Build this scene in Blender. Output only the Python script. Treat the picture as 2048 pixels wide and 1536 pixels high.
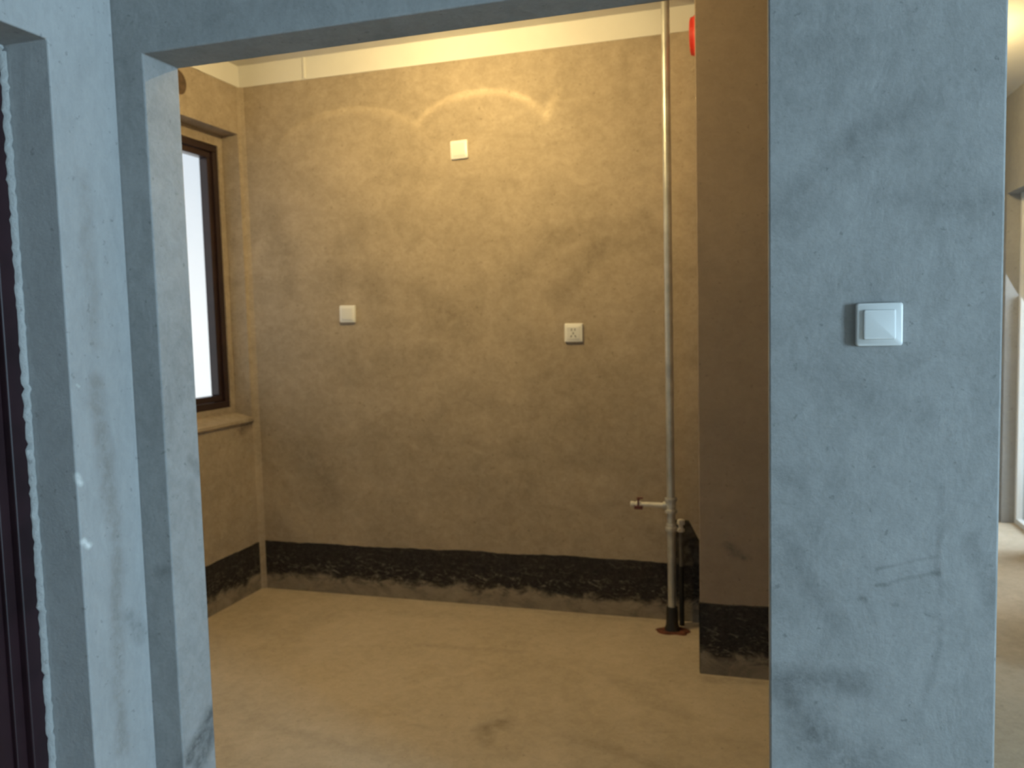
import bpy, bmesh, math, random
from mathutils import Vector, Matrix, noise
random.seed(7)
for o in list(bpy.data.objects): bpy.data.objects.remove(o)
scene = bpy.context.scene
C = scene.collection

# ---------------------------------------------------------------- camera
F_PX, YAW, PITCH, ROLL = 1621.9, 0.2953, -0.0741, -0.0259
CAM = Vector((1.4951, -1.7618, 1.3655))
fw = Vector((-math.sin(YAW)*math.cos(PITCH), math.cos(YAW)*math.cos(PITCH), math.sin(PITCH)))
r0 = Vector((math.cos(YAW), math.sin(YAW), 0)); u0 = r0.cross(fw)
rt = r0*math.cos(ROLL) + u0*math.sin(ROLL); up = -r0*math.sin(ROLL) + u0*math.cos(ROLL)
cd = bpy.data.cameras.new('camera'); cam = bpy.data.objects.new('camera', cd); C.objects.link(cam)
cam.matrix_world = Matrix(((rt.x, up.x, -fw.x, CAM.x), (rt.y, up.y, -fw.y, CAM.y), (rt.z, up.z, -fw.z, CAM.z), (0, 0, 0, 1)))
cd.sensor_width = 36; cd.lens = F_PX/2048*36; cd.clip_start = 0.05
cd.dof.use_dof = True; cd.dof.focus_distance = 0.85           # the phone missed its focus: everything is a little soft
cd.dof.aperture_fstop = (cd.lens/1000)/0.0030
scene.camera = cam

# ---------------------------------------------------------------- world, daylight, exposure
w = bpy.data.worlds.new('world'); scene.world = w; w.use_nodes = True
wn = w.node_tree; wn.nodes.clear()
wo = wn.nodes.new('ShaderNodeOutputWorld'); wb = wn.nodes.new('ShaderNodeBackground')
wtc = wn.nodes.new('ShaderNodeTexCoord'); wsx = wn.nodes.new('ShaderNodeSeparateXYZ'); wr = wn.nodes.new('ShaderNodeValToRGB')
wn.links.new(wtc.outputs['Generated'], wsx.inputs[0]); wn.links.new(wsx.outputs['Z'], wr.inputs[0])
wr.color_ramp.elements[0].position = 0.0; wr.color_ramp.elements[0].color = (0.93, 0.985, 1.0, 1)
wr.color_ramp.elements[1].position = 0.45; wr.color_ramp.elements[1].color = (0.34, 0.48, 0.64, 1)
wn.links.new(wr.outputs[0], wb.inputs[0]); wb.inputs[1].default_value = 1.3
wn.links.new(wb.outputs[0], wo.inputs[0])

def area(name, loc, rot, sx, sy, power, col, spread=180):
    l = bpy.data.lights.new(name, 'AREA'); l.shape = 'RECTANGLE'; l.size = sx; l.size_y = sy
    l.energy = power; l.color = col; l.spread = math.radians(spread)
    o = bpy.data.objects.new(name, l); C.objects.link(o); o.location = loc; o.rotation_euler = rot
    return o
HP = math.pi/2
DAY = (0.525, 0.79, 1.0)
area('daylight_living_window', (7.62, -2.86, 1.2), (0, HP, 0), 2.4, 1.12, 900, DAY)          # faces -x
area('daylight_far_balcony', (3.24, 3.75, 1.15), (0, math.radians(62), 0), 1.7, 0.7, 22, (0.68, 0.86, 1.0), 100)
area('daylight_near_balcony', (3.24, 2.78, 1.15), (0, math.radians(62), 0), 1.7, 0.7, 8, (0.72, 0.88, 1.0), 100)

vs = scene.view_settings
vs.view_transform = 'Standard'; vs.look = 'None'; vs.gamma = 1; vs.use_curve_mapping = False; vs.exposure = 0.0

# ---------------------------------------------------------------- measures (metres; x right, y away from the camera, z up)
TW = 0.1333; XR = 1.517; ZL = 2.0746          # partition thickness, opening width, opening head
XA = -0.0887; YD = -0.207; ZD = 2.056         # hall side wall, edge and head of its door
XP = 1.944                                    # outer edge of the broad pier
YK = 1.893; XK = -1.030; ZC = 2.7045; ZS = 2.5976
XC = 1.2786; YC = 1.352; XKR = 1.70           # flue shaft and right kitchen wall
LAMP = Vector((0.24, 1.02, 2.535))

# ---------------------------------------------------------------- node helpers
class NT:
    def __init__(s, name):
        s.m = bpy.data.materials.new(name); s.m.use_nodes = True; s.t = s.m.node_tree; s.t.nodes.clear()
        s.out = s.t.nodes.new('ShaderNodeOutputMaterial'); s.b = s.t.nodes.new('ShaderNodeBsdfPrincipled')
        s.t.links.new(s.b.outputs[0], s.out.inputs[0])
        g = s.t.nodes.new('ShaderNodeTexCoord'); s.pos = g.outputs['Object']
    def L(s, a, b):
        if hasattr(a, 'is_linked') or hasattr(a, 'links'): s.t.links.new(a, b)
        else: b.default_value = a
    def math(s, op, a, b=0.0, clamp=False):
        n = s.t.nodes.new('ShaderNodeMath'); n.operation = op; n.use_clamp = clamp
        s.L(a, n.inputs[0]); s.L(b, n.inputs[1]); return n.outputs[0]
    def vm(s, op, a, b=None, scale=None):
        n = s.t.nodes.new('ShaderNodeVectorMath'); n.operation = op
        s.L(a, n.inputs[0])
        if b is not None: s.L(b, n.inputs[1])
        if scale is not None: s.L(scale, n.inputs['Scale'])
        return n.outputs['Value'] if op in ('DOT_PRODUCT', 'LENGTH', 'DISTANCE') else n.outputs[0]
    def noise(s, scale, detail=4, rough=.55, dist=0.0, vec=None, stretch=None):
        v = vec or s.pos
        if stretch: v = s.vm('MULTIPLY', v, stretch)
        n = s.t.nodes.new('ShaderNodeTexNoise'); s.t.links.new(v, n.inputs['Vector'])
        n.inputs['Scale'].default_value = scale; n.inputs['Detail'].default_value = detail
        n.inputs['Roughness'].default_value = rough; n.inputs['Distortion'].default_value = dist
        return n
    def rng(s, v, a, b, c=0.0, d=1.0, smooth=True):
        n = s.t.nodes.new('ShaderNodeMapRange'); n.interpolation_type = 'SMOOTHSTEP' if smooth else 'LINEAR'
        s.L(v, n.inputs['Value'])
        for k, x in zip(('From Min', 'From Max', 'To Min', 'To Max'), (a, b, c, d)): n.inputs[k].default_value = x
        return n.outputs[0]
    def mix(s, f, a, b, mode='MIX'):
        n = s.t.nodes.new('ShaderNodeMix'); n.data_type = 'RGBA'; n.blend_type = mode
        s.L(f, n.inputs['Factor'])
        for x, i in ((a, 6), (b, 7)):
            if isinstance(x, tuple): n.inputs[i].default_value = x + (1,) if len(x) == 3 else x
            else: s.t.links.new(x, n.inputs[i])
        return n.outputs[2]
    def sep(s):
        n = s.t.nodes.new('ShaderNodeSeparateXYZ'); s.t.links.new(s.pos, n.inputs[0]); return n.outputs
    def seg(s, p, a, b, r):
        """1 on the stroke from a to b, fading to 0 at distance r."""
        a = Vector(a); ab = Vector(b)-a
        if ab.length < 1e-6: ab = Vector((1e-4, 0, 0))
        pa = s.vm('SUBTRACT', p, tuple(a))
        t = s.math('MULTIPLY', s.vm('DOT_PRODUCT', pa, tuple(ab)), 1/ab.length_squared, True)
        n = s.t.nodes.new('ShaderNodeVectorMath'); n.operation = 'SCALE'
        n.inputs[0].default_value = tuple(ab); s.t.links.new(t, n.inputs['Scale'])
        return s.rng(s.vm('DISTANCE', pa, n.outputs[0]), 0, r, 1, 0)
    def bump(s, h, strength, dist=.01):
        n = s.t.nodes.new('ShaderNodeBump'); n.inputs['Strength'].default_value = strength; n.inputs['Distance'].default_value = dist
        s.t.links.new(h, n.inputs['Height']); s.t.links.new(n.outputs[0], s.b.inputs['Normal'])

def plaster(name, lo, hi, stains=(), bump=.35, rough=.9, swirl=(1, 1, 1), warp=.05, base_scale=1.6, spec=.2):
    """cement render: mottled grey with trowel swirls; stains = (a, b, radius, strength, colour)"""
    t = NT(name)
    big = t.noise(base_scale, 5, .6, .8, stretch=swirl).outputs[0]
    mid = t.noise(7, 6, .65, 1.2, stretch=swirl).outputs[0]
    fine = t.noise(95, 5, .75).outputs[0]; gr = t.noise(26, 6, .75, .6, stretch=swirl).outputs[0]
    f = t.math('ADD', t.math('MULTIPLY', t.rng(big, .3, .7), .40), t.math('MULTIPLY', t.rng(mid, .25, .75), .26))
    f = t.math('ADD', f, t.math('MULTIPLY', t.rng(gr, .36, .64), .24))
    f = t.math('ADD', f, t.math('MULTIPLY', t.rng(fine, .3, .7), .16), True)
    col = t.mix(f, lo, hi)
    wc = t.noise(5, 3, .6).outputs['Color']
    pw = t.vm('ADD', t.pos, t.vm('SCALE', t.vm('SUBTRACT', wc, (.5, .5, .5)), scale=warp*2))
    brk = t.rng(t.noise(30, 6, .75).outputs[0], .36, .62)
    for a, b, r, k, c in stains:
        m = t.seg(pw, a, b, r)
        m = t.math('MULTIPLY', m, t.math('ADD', t.math('MULTIPLY', brk, .6), .4))
        col = t.mix(t.math('MULTIPLY', m, k), col, c)
    spk = t.rng(t.noise(48, 3, .6).outputs[0], .64, .72, 0, .40)
    col = t.mix(spk, col, tuple(x*.45 for x in lo))
    t.t.links.new(col, t.b.inputs['Base Color'])
    t.b.inputs['Roughness'].default_value = rough; t.b.inputs['Specular IOR Level'].default_value = spec
    h = t.math('ADD', t.math('MULTIPLY', mid, .6), t.math('MULTIPLY', fine, .35))
    t.bump(h, bump, .012)
    return t.m

def simple(name, col, rough=.5, metal=0.0, var=.12, scale=20, emit=None, spec=.5, bumpv=0.0):
    t = NT(name)
    f = t.noise(scale, 4, .6).outputs[0]
    c = t.mix(t.rng(f, .3, .7), tuple(x*(1-var) for x in col), tuple(min(1, x*(1+var)) for x in col))
    t.t.links.new(c, t.b.inputs['Base Color'])
    t.b.inputs['Roughness'].default_value = rough; t.b.inputs['Metallic'].default_value = metal
    t.b.inputs['Specular IOR Level'].default_value = spec
    if emit: t.b.inputs['Emission Color'].default_value = emit[0]+(1,); t.b.inputs['Emission Strength'].default_value = emit[1]
    if bumpv: t.bump(f, bumpv, .004)
    return t.m

def glass(name, tint=(.95, .98, 1), gloss=.06):
    m = bpy.data.materials.new(name); m.use_nodes = True; t = m.node_tree; t.nodes.clear()
    o = t.nodes.new('ShaderNodeOutputMaterial'); mx = t.nodes.new('ShaderNodeMixShader')
    tr = t.nodes.new('ShaderNodeBsdfTransparent'); gl = t.nodes.new('ShaderNodeBsdfGlossy')
    lw = t.nodes.new('ShaderNodeLayerWeight'); lw.inputs[0].default_value = .12
    tr.inputs[0].default_value = tint+(1,); gl.inputs['Roughness'].default_value = gloss
    t.links.new(lw.outputs['Facing'], mx.inputs[0]); t.links.new(tr.outputs[0], mx.inputs[1]); t.links.new(gl.outputs[0], mx.inputs[2])
    t.links.new(mx.outputs[0], o.inputs[0]); return m

# ---------------------------------------------------------------- mesh helpers
def obj(name, bm, mat, parent=None, smooth=False):
    bmesh.ops.recalc_face_normals(bm, faces=bm.faces)
    me = bpy.data.meshes.new(name); bm.to_mesh(me); bm.free()
    if smooth:
        for p in me.polygons: p.use_smooth = True
        try: me.set_sharp_from_angle(angle=math.radians(38))
        except Exception: pass
    me.materials.append(mat)
    o = bpy.data.objects.new(name, me); C.objects.link(o)
    if parent: o.parent = parent; o.matrix_parent_inverse = parent.matrix_world.inverted()
    return o
def tag(o, label=None, cat=None, group=None, kind=None):
    for k, v in (('label', label), ('category', cat), ('group', group), ('kind', kind)):
        if v: o[k] = v
    return o
def thing(name, label, cat, loc, group=None):
    o = bpy.data.objects.new(name, None); C.objects.link(o); o.location = loc; o.empty_display_size = .05
    bpy.context.view_layer.update()
    return tag(o, label, cat, group)
def box(bm, a, b, bev=0.0, seg=1):
    a, b = Vector(a), Vector(b)
    g = bmesh.ops.create_cube(bm, size=1); vs_ = g['verts']
    for v in vs_: v.co = Vector([(a[i]+b[i])/2 + v.co[i]*(b[i]-a[i]) for i in range(3)])
    if bev:
        es = {e for v in vs_ for e in v.link_edges}
        bmesh.ops.bevel(bm, geom=list(es), offset=bev, segments=seg, affect='EDGES', profile=.5)
    return bm
def B(a, b, bev=0.0, seg=1): return box(bmesh.new(), a, b, bev, seg)
def prism(pts, axis, lo, hi, bev=0.0):
    """extrude a 2D outline along an axis; pts are the other two coordinates in xyz order"""
    bm = bmesh.new()
    def mk(p, h):
        q = list(p); q.insert(axis, h); return bm.verts.new(q)
    A = [mk(p, lo) for p in pts]; Bv = [mk(p, hi) for p in pts]
    n = len(pts); fs = [bm.faces.new(A), bm.faces.new(Bv[::-1])]
    for i in range(n): bm.faces.new((A[i], Bv[i], Bv[(i+1) % n], A[(i+1) % n]))
    bmesh.ops.recalc_face_normals(bm, faces=bm.faces)
    if bev: bmesh.ops.bevel(bm, geom=list(bm.edges), offset=bev, segments=2, affect='EDGES', profile=.5)
    bmesh.ops.triangulate(bm, faces=[f for f in bm.faces if len(f.verts) > 4])
    return bm
def lathe(bm, prof, base=(0, 0, 0), axis='Z', n=24):
    """prof: (radius, height) pairs, turned around an axis through base"""
    base = Vector(base); rings = []
    for r, h in prof:
        ring = []
        for i in range(n):
            a = 2*math.pi*i/n; c, s_ = r*math.cos(a), r*math.sin(a)
            v = {'Z': (c, s_, h), 'X': (h, c, s_), 'Y': (c, h, s_)}[axis]
            ring.append(bm.verts.new(base+Vector(v)))
        rings.append(ring)
    for p, q in zip(rings, rings[1:]):
        for i in range(n): bm.faces.new((p[i], p[(i+1) % n], q[(i+1) % n], q[i]))
    bm.faces.new(rings[0][::-1]); bm.faces.new(rings[-1]); return bm
def LA(prof, base=(0, 0, 0), axis='Z', n=24): return lathe(bmesh.new(), prof, base, axis, n)
def ribbon(path, width, depth, nrm, side, rough=.25, seed=0, rag=True):
    """a ragged bead of mortar along a list of points: nrm = out of the wall, side = across"""
    bm = bmesh.new(); nrm, side = Vector(nrm), Vector(side); prev = None
    for i, p in enumerate(path):
        p = Vector(p); k = seed*13.1+i*.83
        a = width*(1 + rough*2*noise.noise(Vector((k, seed, 0)))) ; d = depth*(1+rough*2*noise.noise(Vector((k, seed, 9))))
        o = side*width*.5*rough*noise.noise(Vector((k*1.7, 4, seed)))*2
        q = [p-side*a*.1+o*.3, p+nrm*d*.8+side*a*.15+o*.3, p+nrm*d+side*a*.55+o, p+nrm*d*.35+side*a*1.0+o, p+side*a+o-nrm*.004]
        vs_ = [bm.verts.new(x) for x in q]
        if prev:
            for j in range(len(vs_)-1): bm.faces.new((prev[j], prev[j+1], vs_[j+1], vs_[j]))
        prev = vs_
    return bm

# ---------------------------------------------------------------- materials
DK = (.075, .075, .072); MD = (.15, .15, .145)
pier_st = [  # trowel smears, pencil rectangle and the dirty foot of the broad pier
    ((1.535, 0, 1.58), (1.67, 0, 1.715), .05, .26, DK), ((1.67, 0, 1.715), (1.80, 0, 1.765), .05, .24, DK),
    ((1.56, 0, 1.54), (1.70, 0, 1.67), .035, .20, DK), ((1.72, 0, 1.60), (1.92, 0, 1.57), .05, .22, DK),
    ((1.731, 0, .854), (1.841, 0, .874), .007, .42, DK), ((1.732, 0, .817), (1.842, 0, .841), .008, .55, DK),
    ((1.842, 0, 1.02), (1.838, 0, .70), .012, .26, DK), ((1.838, 0, .70), (1.80, 0, .50), .014, .22, DK),
    ((1.545, 0, .60), (1.70, 0, .605), .05, .55, DK), ((1.55, 0, .57), (1.60, 0, .49), .05, .55, DK),
    ((1.60, 0, .46), (1.72, 0, .42), .10, .45, DK), ((1.54, 0, .90), (1.66, 0, .72), .035, .28, DK),
    ((1.90, 0, .92), (1.935, 0, .80), .03, .28, DK), ((1.62, 0, 1.25), (1.80, 0, 1.16), .05, .16, DK),
    ((1.54, 0, 1.04), (1.58, 0, 1.0), .03, .2, DK), ((1.693, 0, .782), (1.703, 0, .780), .012, .6, DK),
    ((1.818, 0, .757), (1.826, 0, .752), .011, .6, DK), ((1.757, 0, .772), (1.763, 0, .77), .008, .45, DK),
    # the chipped foot of the left jamb, rub marks on it
    ((0, .03, .20), (0, .12, .27), .05, .95, DK), ((0, .07, .16), (0, .13, .22), .05, .8, DK),
    ((0, .10, 1.02), (0, .13, .98), .03, .4, DK), ((0, .09, .95), (0, .13, .45), .025, .22, MD),
    ((-.04, 0, .72), (-.01, 0, .73), .03, .35, DK),
    ((.2, 0, 2.14), (1.2, 0, 2.16), .07, .18, MD)]
M = {}
M['front'] = plaster('cement_render_partition', (.188, .188, .182), (.318, .315, .308), pier_st, .3, .88, (1.2, 1, .8), .028)
M['hall'] = plaster('cement_render_hall', (.255, .253, .248), (.365, .362, .355), [
    ((XA, -.13, 1.75), (XA, -.12, 1.35), .04, .28, (.14, .11, .085)), ((XA, -.13, 1.25), (XA, -.10, .85), .045, .45, (.14, .11, .085)),
    ((XA, -.10, .80), (XA, -.12, .30), .04, .40, (.13, .105, .08)), ((XA, -.06, .62), (XA, -.02, .55), .04, .4, DK),
    ((XA, -.20, 1.02), (XA, -.19, 1.0), .012, .9, (.62, .62, .6)), ((XA, -.20, .86), (XA, -.19, .845), .014, .95, (.66, .66, .64)),
    ((XA, -.192, 1.25), (XA, -.185, 1.245), .007, .9, (.6, .6, .58))], .3, .9, (1, 1.6, .6), .03)
KD = (.135, .105, .075)
kst = [  # cloudy trowel work on the kitchen back wall
    ((.0, YK, 1.42), (.12, YK, 1.36), .16, .45, KD), ((-.84, YK, 1.95), (-.82, YK, 1.55), .11, .35, KD),
    ((-.55, YK, 1.72), (-.36, YK, 1.84), .10, .28, KD), ((.40, YK, 1.58), (.62, YK, 1.78), .09, .34, KD),
    ((.62, YK, 1.78), (1.0, YK, 1.80), .08, .34, KD), ((.62, YK, 1.50), (.80, YK, 1.68), .08, .34, KD),
    ((.80, YK, 1.68), (1.08, YK, 1.74), .07, .34, KD), ((-.60, YK, 1.62), (-.10, YK, 1.55), .12, .25, KD),
    ((-.75, YK, .75), (-.60, YK, .50), .16, .40, KD), ((.30, YK, .78), (.9, YK, .70), .09, .22, KD),
    ((-.30, YK, 1.22), (.05, YK, 1.20), .10, .20, KD), ((-.3, YK, 2.12), (.6, YK, 2.02), .08, .14, KD),
    ((-.76, YK, .987), (1.06, YK, 1.001), .006, .40, KD),
    ((-.1, YK, .82), (.25, YK, .80), .05, .2, KD),
    # left kitchen wall: the brown damp mark under the sill
    ((XK, 1.72, .875), (XK, 1.86, .88), .045, .85, (.09, .06, .045)), ((XK, 1.78, .85), (XK, 1.82, .84), .04, .6, (.10, .065, .05)),
    # flue shaft scuffs
    ((1.38, YC, .50), (1.44, YC, .48), .03, .6, DK), ((1.46, YC, .47), (1.47, YC, .465), .02, .6, DK)]
M['kitchen'] = plaster('cement_render_kitchen', (.255, .205, .150), (.475, .393, .300), kst, .28, .93, (1, 1, 1.2), .09, 1.3)
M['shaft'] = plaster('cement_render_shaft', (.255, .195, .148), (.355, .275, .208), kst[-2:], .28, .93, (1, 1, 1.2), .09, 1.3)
M['other'] = plaster('cement_render_other', (.28, .277, .27), (.38, .375, .365), (), .25)
fst = [((.60, .76, 0), (.67, .79, 0), .07, .60, (.13, .10, .07)), ((.62, .70, 0), (.64, .66, 0), .05, .4, (.13, .10, .07)),
       ((.1, 1.35, 0), (.55, 1.40, 0), .035, .3, (.2, .16, .11)), ((.9, .75, 0), (1.3, .62, 0), .06, .3, (.18, .14, .1)),
       ((-.2, .62, 0), (.25, .50, 0), .06, .22, (.2, .16, .11)), ((1.0, 1.2, 0), (1.25, 1.0, 0), .08, .28, (.2, .16, .11)),
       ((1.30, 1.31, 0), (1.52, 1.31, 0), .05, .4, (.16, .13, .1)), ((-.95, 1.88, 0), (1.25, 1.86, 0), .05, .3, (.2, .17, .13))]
M['floor'] = plaster('cement_screed_floor', (.355, .290, .208), (.56, .468, .360), fst, .25, .8, (1, 1, 1), .05, 1.4, .3)
M['white'] = simple('white_ceiling_putty', (.68, .665, .63), .9, 0, .04, 3, spec=.1)
M['lip'] = plaster('pale_mortar_bead', (.32, .32, .31), (.44, .44, .43), (), .8)

def coating_mat():
    t = NT('black_waterproof_coating')
    z = t.sep()['Z']
    n1 = t.noise(9, 6, .7, .6, stretch=(1, 1, 1.6)).outputs[0]; n2 = t.noise(60, 4, .7).outputs[0]; n3 = t.noise(26, 5, .75, 1.5, stretch=(.6, .6, 1.3)).outputs[0]
    edge = t.math('ADD', z, t.math('MULTIPLY', t.math('SUBTRACT', n1, .5), -.16))
    low = t.rng(edge, .055, .105, 1, 0)
    col = t.mix(t.rng(n2, .3, .7), (.016, .014, .014), (.036, .032, .031))
    n4 = t.noise(75, 3, .6, .8, vec=t.vm('ADD', t.vm('MULTIPLY', t.pos, (.55, .55, .55)), t.vm('SCALE', (1, .6, .35), scale=t.math('MULTIPLY', z, .8)))).outputs[0]
    scr = t.math('MULTIPLY', t.math('MAXIMUM', t.rng(n3, .52, .70), t.rng(n4, .60, .72)), t.rng(edge, .07, .25, 1, .22))
    col = t.mix(t.math('MULTIPLY', scr, .85), col, (.27, .24, .20))
    col = t.mix(t.math('MULTIPLY', low, .92), col, t.mix(t.rng(n1, .3, .7), (.20, .168, .128), (.35, .295, .225)))
    t.t.links.new(col, t.b.inputs['Base Color']); t.b.inputs['Roughness'].default_value = .75; t.b.inputs['Specular IOR Level'].default_value = .25
    t.bump(t.math('ADD', n3, n2), .5, .008); return t.m
M['coat'] = coating_mat()
M['coatthin'] = simple('thin_black_coating', (.055, .048, .042), .85, 0, .5, 30, spec=.15, bumpv=.3)
M['plastic'] = simple('white_plastic', (.80, .79, .76), .35, 0, .02, 8)
M['plastic2'] = simple('white_plastic_panel', (.74, .73, .70), .3, 0, .02, 8)
M['switch'] = simple('pale_grey_switch_plastic', (.60, .60, .585), .35, 0, .02, 8)
M['slot'] = simple('dark_slot', (.03, .03, .03), .6)
M['frame'] = simple('dark_brown_window_frame', (.026, .014, .014), .28, 0, .15, 12)
M['door'] = simple('dark_burgundy_door', (.016, .006, .008), .45, 0, .3, 6, spec=.3)
M['steel'] = simple('galvanised_steel', (.50, .50, .475), .36, .55, .16, 14, bumpv=.1)
M['steel2'] = simple('galvanised_fitting', (.55, .54, .51), .45, .5, .2, 30, bumpv=.2)
M['dull'] = simple('dull_grey_pipe', (.16, .15, .135), .6, .3, .2, 30)
M['black'] = simple('black_rubber_sleeve', (.012, .012, .012), .6)
M['rust'] = simple('red_brown_rust', (.115, .034, .018), .85, 0, .5, 40, bumpv=.5)
M['redp'] = simple('red_plastic', (.62, .035, .02), .4, 0, .05, 10)
M['cream'] = simple('cream_pipe', (.70, .66, .58), .45, 0, .08, 20)
M['valve'] = simple('dark_red_lever', (.12, .03, .02), .5, 0, .2, 30)
M['glass'] = glass('clear_pane', (1, 1, 1)); M['bulb'] = glass('clear_bulb', (1, .99, .97), .02)
M['brass'] = simple('brass_cap', (.6, .45, .2), .35, .9)
M['hole'] = simple('dark_hole_lining', (.10, .065, .04), .9, 0, .3, 30)

# ---------------------------------------------------------------- the setting
def struct(name, bm, mat, smooth=False, label=None): return tag(obj(name, bm, mat, None, smooth), label, None, None, 'structure')
struct('floor', B((-1.3, -4.7, -.12), (7.8, 6.2, 0)), M['floor'], label='ochre-grey cement screed floor running through kitchen and hall')
struct('ceiling', B((-1.3, TW/2, ZC), (7.8, 6.2, ZC+.15)), M['white'], label='white painted ceiling above the kitchen and the far room')
struct('ceiling_hall', B((-1.3, -4.7, ZC), (7.8, TW/2, ZC+.15)), M['other'], label='bare grey cement ceiling of the hall')

# partition with the kitchen opening: jamb, head and broad pier are one body of masonry
pts = [(-1.25, 0), (0, 0), (0, ZL), (XR, ZL), (XR, 0), (XP, 0), (XP, ZC), (-1.25, ZC)]
bm = prism(pts, 1, 0, TW, .004)
bmesh.ops.subdivide_edges(bm, edges=[e for e in bm.edges if e.calc_length() > .5], cuts=3, use_grid_fill=False)
bmesh.ops.triangulate(bm, faces=bm.faces[:])
wf = struct('wall_front', bm, M['front'], label='grey cement partition with the wide kitchen opening and broad pier')

# hall side wall with its door
y1 = YD-.93
pts = [(0, 0), (0, ZC), (-4.7, ZC), (-4.7, 0), (y1, 0), (y1, ZD), (YD, ZD), (YD, 0)]
wl = struct('wall_left', prism(pts, 0, XA-.20, XA, .004), M['hall'], label='grey cement side wall of the hall with a door recess')

# kitchen walls
wb_ = struct('wall_back', B((-1.25, YK, 0), (XKR, YK+.2, ZC)), M['kitchen'], label='long cement wall at the back of the kitchen')
WY0, WY1, WZ0, WZ1 = .78, 1.866, .900, 2.361
XW = XK-.22
wk = struct('wall_kitchen_left', B((XW, TW, 0), (XK, YK, ZC)), M['kitchen'], label='kitchen side wall with the window opening')
# window opening and the round duct hole above it, cut through the wall
cuts = [obj('cutter', B((XW-.1, WY0, WZ0), (XK+.1, WY1, WZ1)), M['hole']), obj('cutter', LA([(.055, -.4), (.055, .1)], (XK, 1.435, 2.505), 'X', 32), M['hole'])]
for c_ in cuts:
    md = wk.modifiers.new('hole', 'BOOLEAN'); md.operation = 'DIFFERENCE'; md.object = c_; md.solver = 'EXACT'
bpy.context.view_layer.update()
me2 = bpy.data.meshes.new_from_object(wk.evaluated_get(bpy.context.evaluated_depsgraph_get()))
wk.modifiers.clear(); wk.data = me2; wk.data.name = 'wall_kitchen_left'
while len(me2.materials) > 1: me2.materials.pop()
for p in me2.polygons: p.material_index = 0
for c_ in cuts: bpy.data.objects.remove(c_)
obj('duct_lining', LA([(.0548, -.215), (.0548, -.212), (.046, -.21), (.046, -.002), (.0548, 0)], (XK, 1.435, 2.505), 'X', 32), M['hole'], wk)
# right kitchen wall and the flue shaft in the corner
wrk = struct('wall_right', B((XKR, TW, 0), (XP, 6.2, ZC)), M['other'], label='wall between the kitchen and the far room')
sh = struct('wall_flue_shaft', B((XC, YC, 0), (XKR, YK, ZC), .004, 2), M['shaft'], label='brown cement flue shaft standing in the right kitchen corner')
# filleted corner between left and back wall
bm = prism([(XK, YK-.022), (XK+.009, YK-.010), (XK+.027, YK), (XK, YK)], 2, 0, ZS)
fil = obj('corner_fillet', bm, M['kitchen'], wb_)
# white putty band under the ceiling
obj('putty_band', B((XK, YK-.003, ZS), (XC, YK, ZC)), M['white'], wb_)
obj('putty_band', B((XK, TW, ZS), (XK+.003, YK-.003, ZC)), M['white'], wk)
obj('putty_ridge', B((-.655, YK-.010, ZS+.005), (-.640, YK-.003, ZC), .003, 2), M['white'], wb_)

# black waterproof coating, a couple of millimetres thick with an uneven brushed top edge
def coat(name, x0, x1, fn, top, parent, n=60, seed=0, mat='coat', th=.003):
    bm = bmesh.new(); prev = None
    for i in range(n+1):
        s_ = x0+(x1-x0)*i/n; z = top(s_)+.008*noise.noise(Vector((s_*4, seed, 0)))+.004*noise.noise(Vector((s_*22, seed, 3)))
        q = [bm.verts.new(fn(s_, h, d)) for h, d in ((0, 0), (0, th), (z-.004, th), (z, .0003))]
        if prev:
            for j in range(3): bm.faces.new((prev[j], prev[j+1], q[j+1], q[j]))
        prev = q
    return obj(name, bm, M[mat], parent)
coat('waterproof_coating', XK+.027, XC, lambda s_, h, d: (s_, YK-d, h), lambda s_: .262+.006*math.sin(s_*2.2), wb_, 90, 1)
coat('waterproof_coating', TW, YK-.022, lambda s_, h, d: (XK+d, s_, h), lambda s_: .25, wk, 60, 2)
coat('waterproof_coating', XC, XKR, lambda s_, h, d: (s_, YC-d, h), lambda s_: .283, sh, 24, 3)
coat('waterproof_coating', YC, YK-.004, lambda s_, h, d: (XC-d, s_, h), lambda s_: .275, sh, 24, 4)
coat('waterproof_coating', TW, YC-.004, lambda s_, h, d: (XKR-d, s_, h), lambda s_: .27, wrk, 40, 6)
obj('putty_band', B((XKR-.003, TW, ZS), (XKR, YC, ZC)), M['white'], wrk)
def patch_top(s_):
    t = (s_-1.135)/(XC-1.135)
    return .462 if t < .42 else .462-(t-.42)/.58*.155
coat('coating_patch', 1.135, XC-.001, lambda s_, h, d: (s_, YK-d, h+(.255 if h == 0 else 0)), patch_top, wb_, 30, 5, 'coatthin', .002)

# ---------------------------------------------------------------- kitchen window
win = thing('window_1', 'brown framed window in the kitchen side wall', None, (XK-.12, 1.32, WZ0)); win['kind'] = 'structure'
FY0, FY1, FZ0, FZ1 = .815, 1.832, .972, 2.303
XL_ = -1.128
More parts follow.
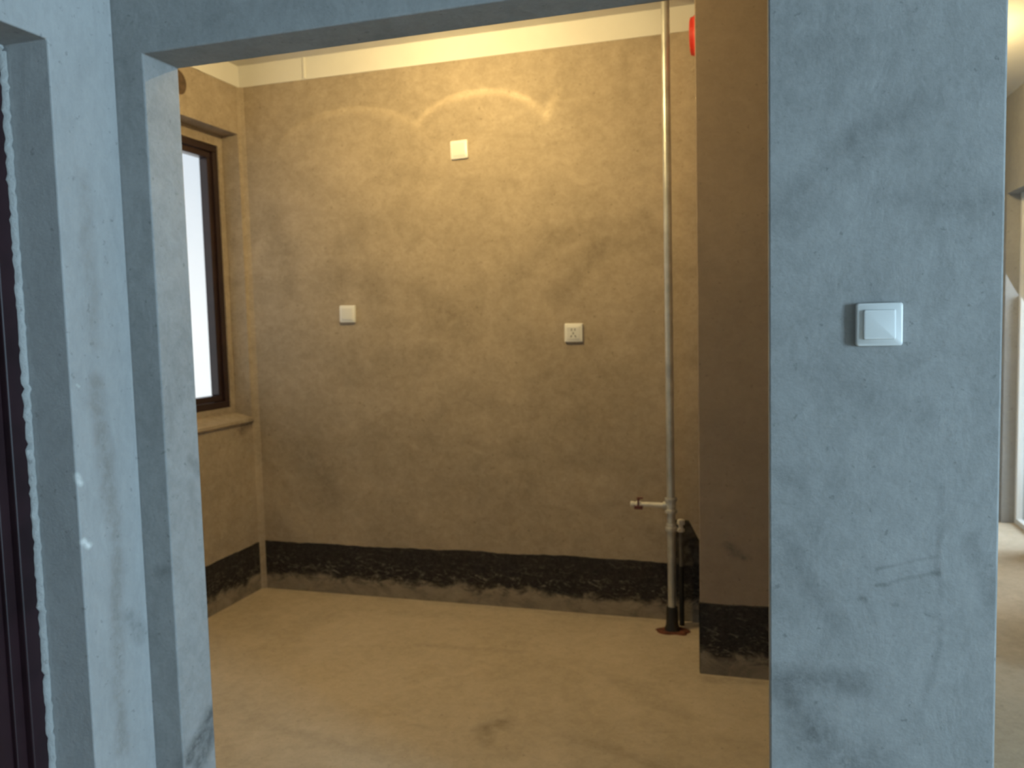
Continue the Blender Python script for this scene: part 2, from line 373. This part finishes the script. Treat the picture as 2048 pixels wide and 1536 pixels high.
# mortar rebate round the frame
bm = bmesh.new()
box(bm, (XW+.02, WY0, FZ1), (XL_, WY1, WZ1)); box(bm, (XW+.02, WY0, WZ0), (XL_, WY1, FZ0-.0005))
box(bm, (XW+.02, WY0, FZ0), (XL_, FY0, FZ1)); box(bm, (XW+.02, FY1, FZ0), (XL_, WY1, FZ1))
obj('mortar_rebate', bm, M['kitchen'], win)
bm = prism([(XL_-.02, FZ0-.03), (XL_+.002, FZ0-.033), (XK+.012, WZ0+.012), (XK+.014, WZ0-.004), (XK+.002, WZ0-.012), (XL_-.02, WZ0-.012)], 1, WY0, WY1)
for v in bm.verts: v.co.z += .003*noise.noise(v.co*9)
obj('window_sill', bm, M['kitchen'], win)
bw = .034
def frame_ring(y0, y1, z0, z1, xa, xb, w_, bev=.003):
    out = []
    for a, b in (((xa, y0, z0), (xb, y1, z0+w_)), ((xa, y0, z1-w_), (xb, y1, z1)), ((xa, y0, z0+w_), (xb, y0+w_, z1-w_)), ((xa, y1-w_, z0+w_), (xb, y1, z1-w_))):
        out.append(B(a, b, bev, 2))
    return out
for n_, b_ in zip(('bottom_rail', 'top_rail', 'stile', 'stile'), frame_ring(FY0, FY1, FZ0, FZ1, -1.205, XL_-.006, bw)): obj('frame_'+n_, b_, M['frame'], win)
MY = 1.30
obj('mullion', B((-1.205, MY-.025, FZ0+bw), (XL_-.006, MY+.025, FZ1-bw), .003, 2), M['frame'], win)
for y0, ye in ((FY0+bw, MY-.025), (MY+.025, FY1-bw)):
    parts = frame_ring(y0+.002, ye-.002, FZ0+bw+.002, FZ1-bw-.002, -1.195, -1.147, .030)
    bm = bmesh.new()
    for p in parts:
        me = bpy.data.meshes.new('t'); p.to_mesh(me); p.free(); bm.from_mesh(me); bpy.data.meshes.remove(me)
    s_ = obj('sash', bm, M['frame'], win)
    obj('pane', B((-1.178, y0+.03, FZ0+bw+.03), (-1.172, ye-.03, FZ1-bw-.03)), M['glass'], s_)

# ---------------------------------------------------------------- hall door
door = thing('door_1', 'dark burgundy door set deep in the hall side wall', None, (XA-.17, YD-.46, 0)); door['kind'] = 'structure'
XD = -.222
for a, b in (((XD-.055, YD-.055, 0), (XD, YD, ZD)), ((XD-.055, y1, 0), (XD, y1+.055, ZD)), ((XD-.055, y1+.055, ZD-.055), (XD, YD-.055, ZD))):
    obj('door_frame', B(a, b, .004, 2), M['door'], door)
for a, b in (((XD-.06, YD-.085, 0), (XD-.018, YD-.055, ZD-.055)), ((XD-.06, y1+.055, 0), (XD-.018, y1+.085, ZD-.055))):
    obj('door_stop', B(a, b, .003, 2), M['door'], door)
leaf = obj('door_leaf', B((XD-.065, y1+.085, .008), (XD-.028, YD-.085, ZD-.058), .003, 2), M['door'], door)
for z0, z1 in ((.15, .85), (1.0, 1.9)):
    obj('door_panel', B((XD-.030, y1+.2, z0), (XD-.020, YD-.2, z1), .006, 2), M['door'], leaf)
hd = obj('handle_plate', B((XD-.030, y1+.115, .95), (XD-.020, y1+.155, 1.17), .004, 2), M['steel2'], leaf)
bm = LA([(.008, 0), (.008, .05)], (XD-.022, y1+.135, 1.08), 'X', 16); box(bm, (XD+.018, y1+.127, 1.071), (XD+.032, y1+.26, 1.089), .004, 2)
obj('door_handle', bm, M['steel2'], leaf)
n = 150
obj('mortar_bead', ribbon([(XD, YD, 2.04*i/n) for i in range(n+1)], .014, .014, (1, 0, 0), (0, -1, 0), .30, 1), M['lip'], door, True)
obj('mortar_bead', ribbon([(XD, YD-.012-(.90*i/30), ZD) for i in range(31)], .016, .014, (1, 0, 0), (0, 0, -1), .55, 2), M['lip'], door, True)

# ---------------------------------------------------------------- living room and far room shell
struct('wall_rear', B((-.29, -4.7, 0), (7.6, -4.5, ZC)), M['other'], label='rear wall of the living room behind the viewer')
bm = bmesh.new(); a0, a1, b0, b1 = -3.42, -2.30, 0, 2.4
box(bm, (7.5, -4.5, 0), (7.7, a0, ZC)); box(bm, (7.5, a1, 0), (7.7, 1.2, ZC)); box(bm, (7.5, a0, -.05), (7.7, a1, b0)); box(bm, (7.5, a0, b1), (7.7, a1, ZC))
struct('wall_living_right', bm, M['other'], label='living room wall with the tall daylight window')
w2 = thing('window_2', 'tall living room window that lets in the bluish daylight', None, (7.55, -2.86, b0)); w2['kind'] = 'structure'
for n_, b_ in zip(('bottom_rail', 'top_rail', 'stile', 'stile'), frame_ring(a0, a1, b0, b1, 7.53, 7.59, .05)): obj('frame_'+n_, b_, M['frame'], w2)
obj('mullion', B((7.53, -2.885, b0+.05), (7.59, -2.835, b1-.05), .003, 2), M['frame'], w2)
for y0, y1_ in ((a0+.05, -2.885), (-2.835, a1-.05)): obj('pane', B((7.557, y0, b0+.05), (7.563, y1_, b1-.05)), M['glass'], w2)
struct('wall_living_end', B((3.0, 1.2, 0), (7.5, 1.4, ZC)), M['other'], label='short end wall of the living room')
bm = bmesh.new(); HZ = 2.10
o_ = [(2.42, 3.13), (3.40, 4.10)]
box(bm, (3.0, 1.4, 0), (3.2, o_[0][0], ZC)); box(bm, (3.0, o_[0][1], 0), (3.2, o_[1][0], ZC)); box(bm, (3.0, o_[1][1], 0), (3.2, 6.2, ZC))
for p in o_: box(bm, (3.0, p[0], HZ), (3.2, p[1], ZC))
struct('wall_far_right', bm, M['other'], label='far room wall with two glazed balcony doors')
for k, (p, q) in enumerate(o_):
    d = thing('door_%d' % (k+2), 'glazed balcony door in the far room wall', None, (3.1, (p+q)/2, 0)); d['kind'] = 'structure'
    for n_, b_ in zip(('bottom_rail', 'top_rail', 'stile', 'stile'), frame_ring(p, q, 0, HZ, 3.075, 3.115, .035)): obj('frame_'+n_, b_, M['plastic2'], d)
    obj('pane', B((3.092, p+.035, .035), (3.098, q-.035, HZ-.035)), M['glass'], d)
struct('wall_far_end', B((XP, 6.0, 0), (3.0, 6.2, ZC)), M['other'], label='end wall of the far room')

# ---------------------------------------------------------------- switches and sockets (86 mm wall plates)
def rounded(x, z, s_, y0, y1_, r=.006, taper=.0, seg=4):
    """rounded square plate standing off the wall towards -y (y0 = wall side, y1_ = front)"""
    bm = bmesh.new(); rings = []
    for y, h in ((y0, s_), (y0+(y1_-y0)*.55, s_), (y0+(y1_-y0)*.88, s_-.0012-taper*.5), (y1_, s_-.0035-taper)):
        ring = []
        for cx_, cz_, a0_ in ((1, 1, 0), (-1, 1, 90), (-1, -1, 180), (1, -1, 270)):
            for i in range(seg+1):
                a = math.radians(a0_+90*i/seg)
                ring.append(bm.verts.new((x+cx_*(h-r)+r*math.cos(a), y, z+cz_*(h-r)+r*math.sin(a))))
        rings.append(ring)
    m = len(rings[0])
    for p, q in zip(rings, rings[1:]):
        for i in range(m): bm.faces.new((p[i], p[(i+1) % m], q[(i+1) % m], q[i]))
    bm.faces.new(rings[0]); bm.faces.new(rings[-1]); return bm
def plate(name, label, cat, x, y, z, kind, group=None, rot=0, depth=.012):
    t = thing(name, label, cat, (x, y, z), group)
    obj('plate', rounded(x, z, .043, y, y-depth, .006), M['switch' if kind == 'rocker' else 'plastic'], t, True)
    if kind == 'rocker':
        bm = rounded(x, z, .0295, y-depth+.002, y-depth-.0045, .003)
        bmesh.ops.rotate(bm, verts=bm.verts, cent=(x, y-depth, z), matrix=Matrix.Rotation(math.radians(2.2), 3, 'Z'))
        obj('rocker', bm, M['switch'], t, True)
    if kind in ('blank', 'socket'):
        obj('centre_panel', rounded(x, z, .031, y-depth+.001, y-depth-.002, .004), M['plastic2'], t, True)
    if kind == 'socket':
        f = y-depth-.002
        for dx, dz, a, w_, h_ in ((-.008, .014, 0, .0035, .010), (.008, .014, 0, .0035, .010), (0, -.002, 0, .004, .010), (-.010, -.016, 28, .0035, .011), (.010, -.016, -28, .0035, .011)):
            s_ = obj('slot', B((-w_/2, -.0008, -h_/2), (w_/2, .0004, h_/2)), M['slot'])
            s_.location = (x+dx, f, z+dz); s_.rotation_euler = (0, math.radians(a), 0)
            bpy.context.view_layer.update(); s_.parent = t; s_.matrix_parent_inverse = t.matrix_world.inverted()
    t.rotation_euler = (0, math.radians(rot), 0)
    return t
plate('light_switch', 'large white rocker light switch on the blue-grey pier', 'switch', 1.7254, 0, 1.3454, 'rocker', depth=.013)
plate('wall_socket', 'white wall box cover high on the kitchen back wall, top of three', 'socket', .1561, YK, 2.187, 'blank', 'kitchen wall plates', -1.5)
plate('wall_socket', 'white wall box cover at mid height nearest the kitchen window', 'socket', -.462, YK, 1.4351, 'blank', 'kitchen wall plates', 1)
plate('wall_socket', 'white socket with slots at mid height beside the steel pipe', 'socket', .687, YK, 1.3171, 'socket', 'kitchen wall plates', .5)

# ---------------------------------------------------------------- steel riser pipe with tee, valve and floor sleeve
PX, PY = 1.131, 1.763
pipe = thing('riser_pipe', 'tall galvanised steel pipe rising from floor to ceiling before the back wall', 'pipe', (PX, PY, 0))
bm = bmesh.new(); prof = []
for i in range(41):
    z = .09+(ZC-.09)*i/40; prof.append((.0175, z))
obj('pipe_tube', LA(prof, (PX, PY, 0), 'Z', 24), M['steel'], pipe, True)
tee = obj('tee_fitting', LA([(.0176, .528), (.0265, .529), (.0265, .541), (.021, .543), (.021, .578), (.0265, .580), (.0265, .593), (.0176, .594)], (PX, PY, 0)), M['steel2'], pipe, True)
obj('tee_outlet', LA([(.017, -.034), (.017, -.022), (.015, -.020), (.015, 0)], (PX, PY, .560), 'X', 20), M['steel2'], tee, True)
obj('coupling', LA([(.0176, .448), (.0255, .449), (.0255, .464), (.021, .466), (.021, .480), (.0176, .481)], (PX, PY, 0)), M['steel2'], pipe, True)
br = obj('branch_pipe', LA([(.011, -.128), (.011, -.034)], (PX, PY, .560), 'X', 18), M['cream'], pipe, True)
vb = obj('ball_valve', LA([(.009, -.176), (.0125, -.175), (.0125, -.162), (.010, -.160), (.010, -.152), (.014, -.150), (.0155, -.140), (.014, -.130), (.011, -.128)], (PX, PY, .560), 'X', 18), M['cream'], pipe, True)
bm = LA([(.005, 0), (.005, .018)], (PX-.140, PY, .570), 'Z', 12); box(bm, (PX-.147, PY-.007, .584), (PX-.120, PY+.007, .590), .002, 2)
box(bm, (PX-.158, PY-.019, .540), (PX-.120, PY-.012, .556), .003, 2); box(bm, (PX-.144, PY-.017, .548), (PX-.136, PY-.013, .588), .001)
obj('valve_lever', bm, M['valve'], vb)
obj('floor_sleeve', LA([(.036, 0), (.034, .010), (.027, .03), (.0255, .085), (.024, .108), (.0178, .110)], (PX, PY, 0)), M['black'], pipe, True)
bm = bmesh.new(); n = 36; rings = []
for rr, z in ((.030, .006), (.048, .008), (.066, .0055), (.076, .0004)):
    ring = []
    for i in range(n):
        a = 2*math.pi*i/n; k = 1+.30*noise.noise(Vector((math.cos(a)*1.6, math.sin(a)*1.6, rr*4)))
        ring.append(bm.verts.new((PX+.012+rr*k*math.cos(a)*1.0, PY-.004+rr*k*math.sin(a)*.62, z)))
    rings.append(ring)
for p, q in zip(rings, rings[1:]):
    for i in range(n): bm.faces.new((p[i], p[(i+1) % n], q[(i+1) % n], q[i]))
obj('rust_collar', bm, M['rust'], pipe, True)

SX, SY = 1.166, 1.838
stub = thing('stub_pipe', 'short capped water pipe standing behind the tall steel pipe', 'pipe', (SX, SY, 0))
obj('coated_foot', LA([(.0115, 0), (.0105, .20), (.0085, .27)], (SX, SY, 0), 'Z', 16), M['black'], stub, True)
obj('pipe_tube', LA([(.0085, .27), (.0085, .43)], (SX, SY, 0), 'Z', 16), M['dull'], stub, True)
obj('union_nut', LA([(.0085, .426), (.016, .427), (.016, .440), (.010, .442), (.010, .458)], (SX, SY, 0), 'Z', 6), M['cream'], stub, True)
obj('end_cap', LA([(.010, .458), (.0165, .459), (.0175, .466), (.0165, .478), (.009, .482)], (SX, SY, 0), 'Z', 18), M['cream'], stub, True)
bm = LA([(.006, 0), (.006, .055)], (SX, SY, .445), 'Y', 12); obj('wall_bracket', bm, M['steel2'], stub, True)

# ---------------------------------------------------------------- red flue collar on the shaft's side, edge-on to the viewer
fl = thing('flue_collar', 'round red plastic flue collar high on the side of the shaft', 'vent', (XC, 1.62, 2.482))
obj('collar_rim', LA([(.058, -.001), (.084, -.001), (.086, -.006), (.083, -.014), (.074, -.020), (.070, -.034), (.064, -.036), (.058, -.034)], (XC, 1.62, 2.482), 'X', 40), M['redp'], fl, True)
obj('collar_flap', LA([(.057, -.030), (.057, -.034), (.010, -.036)], (XC, 1.62, 2.482), 'X', 32), M['redp'], fl, True)

# ---------------------------------------------------------------- bare bulbs on the ceilings
def bulb(label, loc, power, drawn_arcs):
    x, y, z = loc
    t = thing('light_bulb', label, 'lamp', (x, y, ZC))
    obj('lampholder', LA([(.038, ZC), (.038, ZC-.008), (.024, ZC-.014), (.021, ZC-.05), (.0195, ZC-.062)], (x, y, 0)), M['plastic'], t, True)
    obj('screw_cap', LA([(.0135, ZC-.06), (.0135, ZC-.082)], (x, y, 0)), M['brass'], t, True)
    top = ZC-.08; prof = [(.013, top)]
    for i in range(1, 13):
        a = math.pi*i/13; prof.append((.013+.018*math.sin(a*.72+.18), top-.10*i/13))
    prof = [(.013, top), (.016, top-.02), (.024, top-.038), (.030, top-.058), (.0305, top-.070), (.027, top-.085), (.018, top-.096), (.005, top-.101)]
    obj('glass_bulb', LA(prof, (x, y, 0)), M['bulb'], t, True)
    l = bpy.data.lights.new('bulb_light', 'POINT'); l.energy = power; l.color = (1, 1, 1); l.shadow_soft_size = .010
    o = bpy.data.objects.new('bulb_light', l); C.objects.link(o); o.location = (x, y, ZC-.145); o.parent = t; o.matrix_parent_inverse = t.matrix_world.inverted()
    l.color = (1.0, .75, .335)
    if drawn_arcs:   # imitated caustics: curved arcs drawn into the lamp's own directional strength
        l.use_nodes = True; nt = l.node_tree; em = nt.nodes['Emission']
        g = nt.nodes.new('ShaderNodeNewGeometry'); sp = nt.nodes.new('ShaderNodeSeparateXYZ'); nt.links.new(g.outputs['Incoming'], sp.inputs[0])
        def mth(op, a, b=0.0, c=None):
            n_ = nt.nodes.new('ShaderNodeMath'); n_.operation = op
            for i_, v in enumerate((a, b) if c is None else (a, b, c)):
                if isinstance(v, (int, float)): n_.inputs[i_].default_value = v
                else: nt.links.new(v, n_.inputs[i_])
            return n_.outputs[0]
        def sm(v, a, b, c=0.0, d=1.0):
            n_ = nt.nodes.new('ShaderNodeMapRange'); n_.interpolation_type = 'SMOOTHSTEP'; nt.links.new(v, n_.inputs[0])
            for i_, q in enumerate((a, b, c, d)): n_.inputs[i_+1].default_value = q
            return n_.outputs[0]
        iy = mth('MAXIMUM', sp.outputs['Y'], .02)
        D = YK-y; zl = ZC-.145
        tx = mth('DIVIDE', sp.outputs['X'], iy); tz = mth('DIVIDE', sp.outputs['Z'], iy)
        tot = 0.0
        for cx_, cz_, a_, b_, k_ in ((.25, 2.257, .335, .194, .62), (-.42, 2.215, .42, .222, .36), (.93, 2.27, .36, .24, .6)):
            ux = mth('DIVIDE', mth('SUBTRACT', tx, (cx_-x)/D), a_/D); uz = mth('DIVIDE', mth('SUBTRACT', tz, (cz_-zl)/D), b_/D)
            rr = mth('SQRT', mth('ADD', mth('MULTIPLY', ux, ux), mth('MULTIPLY', uz, uz)))
            inner = sm(rr, .70, .985); inner = mth('MULTIPLY', inner, mth('MULTIPLY', inner, inner)); outer = sm(rr, .985, 1.06, 1, 0)
            fade = mth('MULTIPLY', sm(uz, -.05, .75) if cx_ < .8 else mth('MULTIPLY', sm(uz, -.05, .15), sm(ux, -.95, -.70, 1, 0)), sm(sp.outputs['Y'], .05, .2))
            v = mth('MULTIPLY', mth('MULTIPLY', mth('MULTIPLY', inner, outer), fade), k_)
            tot = v if isinstance(tot, float) else mth('ADD', tot, v)
        nt.links.new(mth('ADD', tot, 1.0), em.inputs['Strength'])
    return t
bulb('bare glass bulb on the kitchen ceiling behind the opening head', LAMP, 50, True)
bulb('bare glass bulb on the ceiling of the far room', (2.30, 2.75, 0), 38, False)
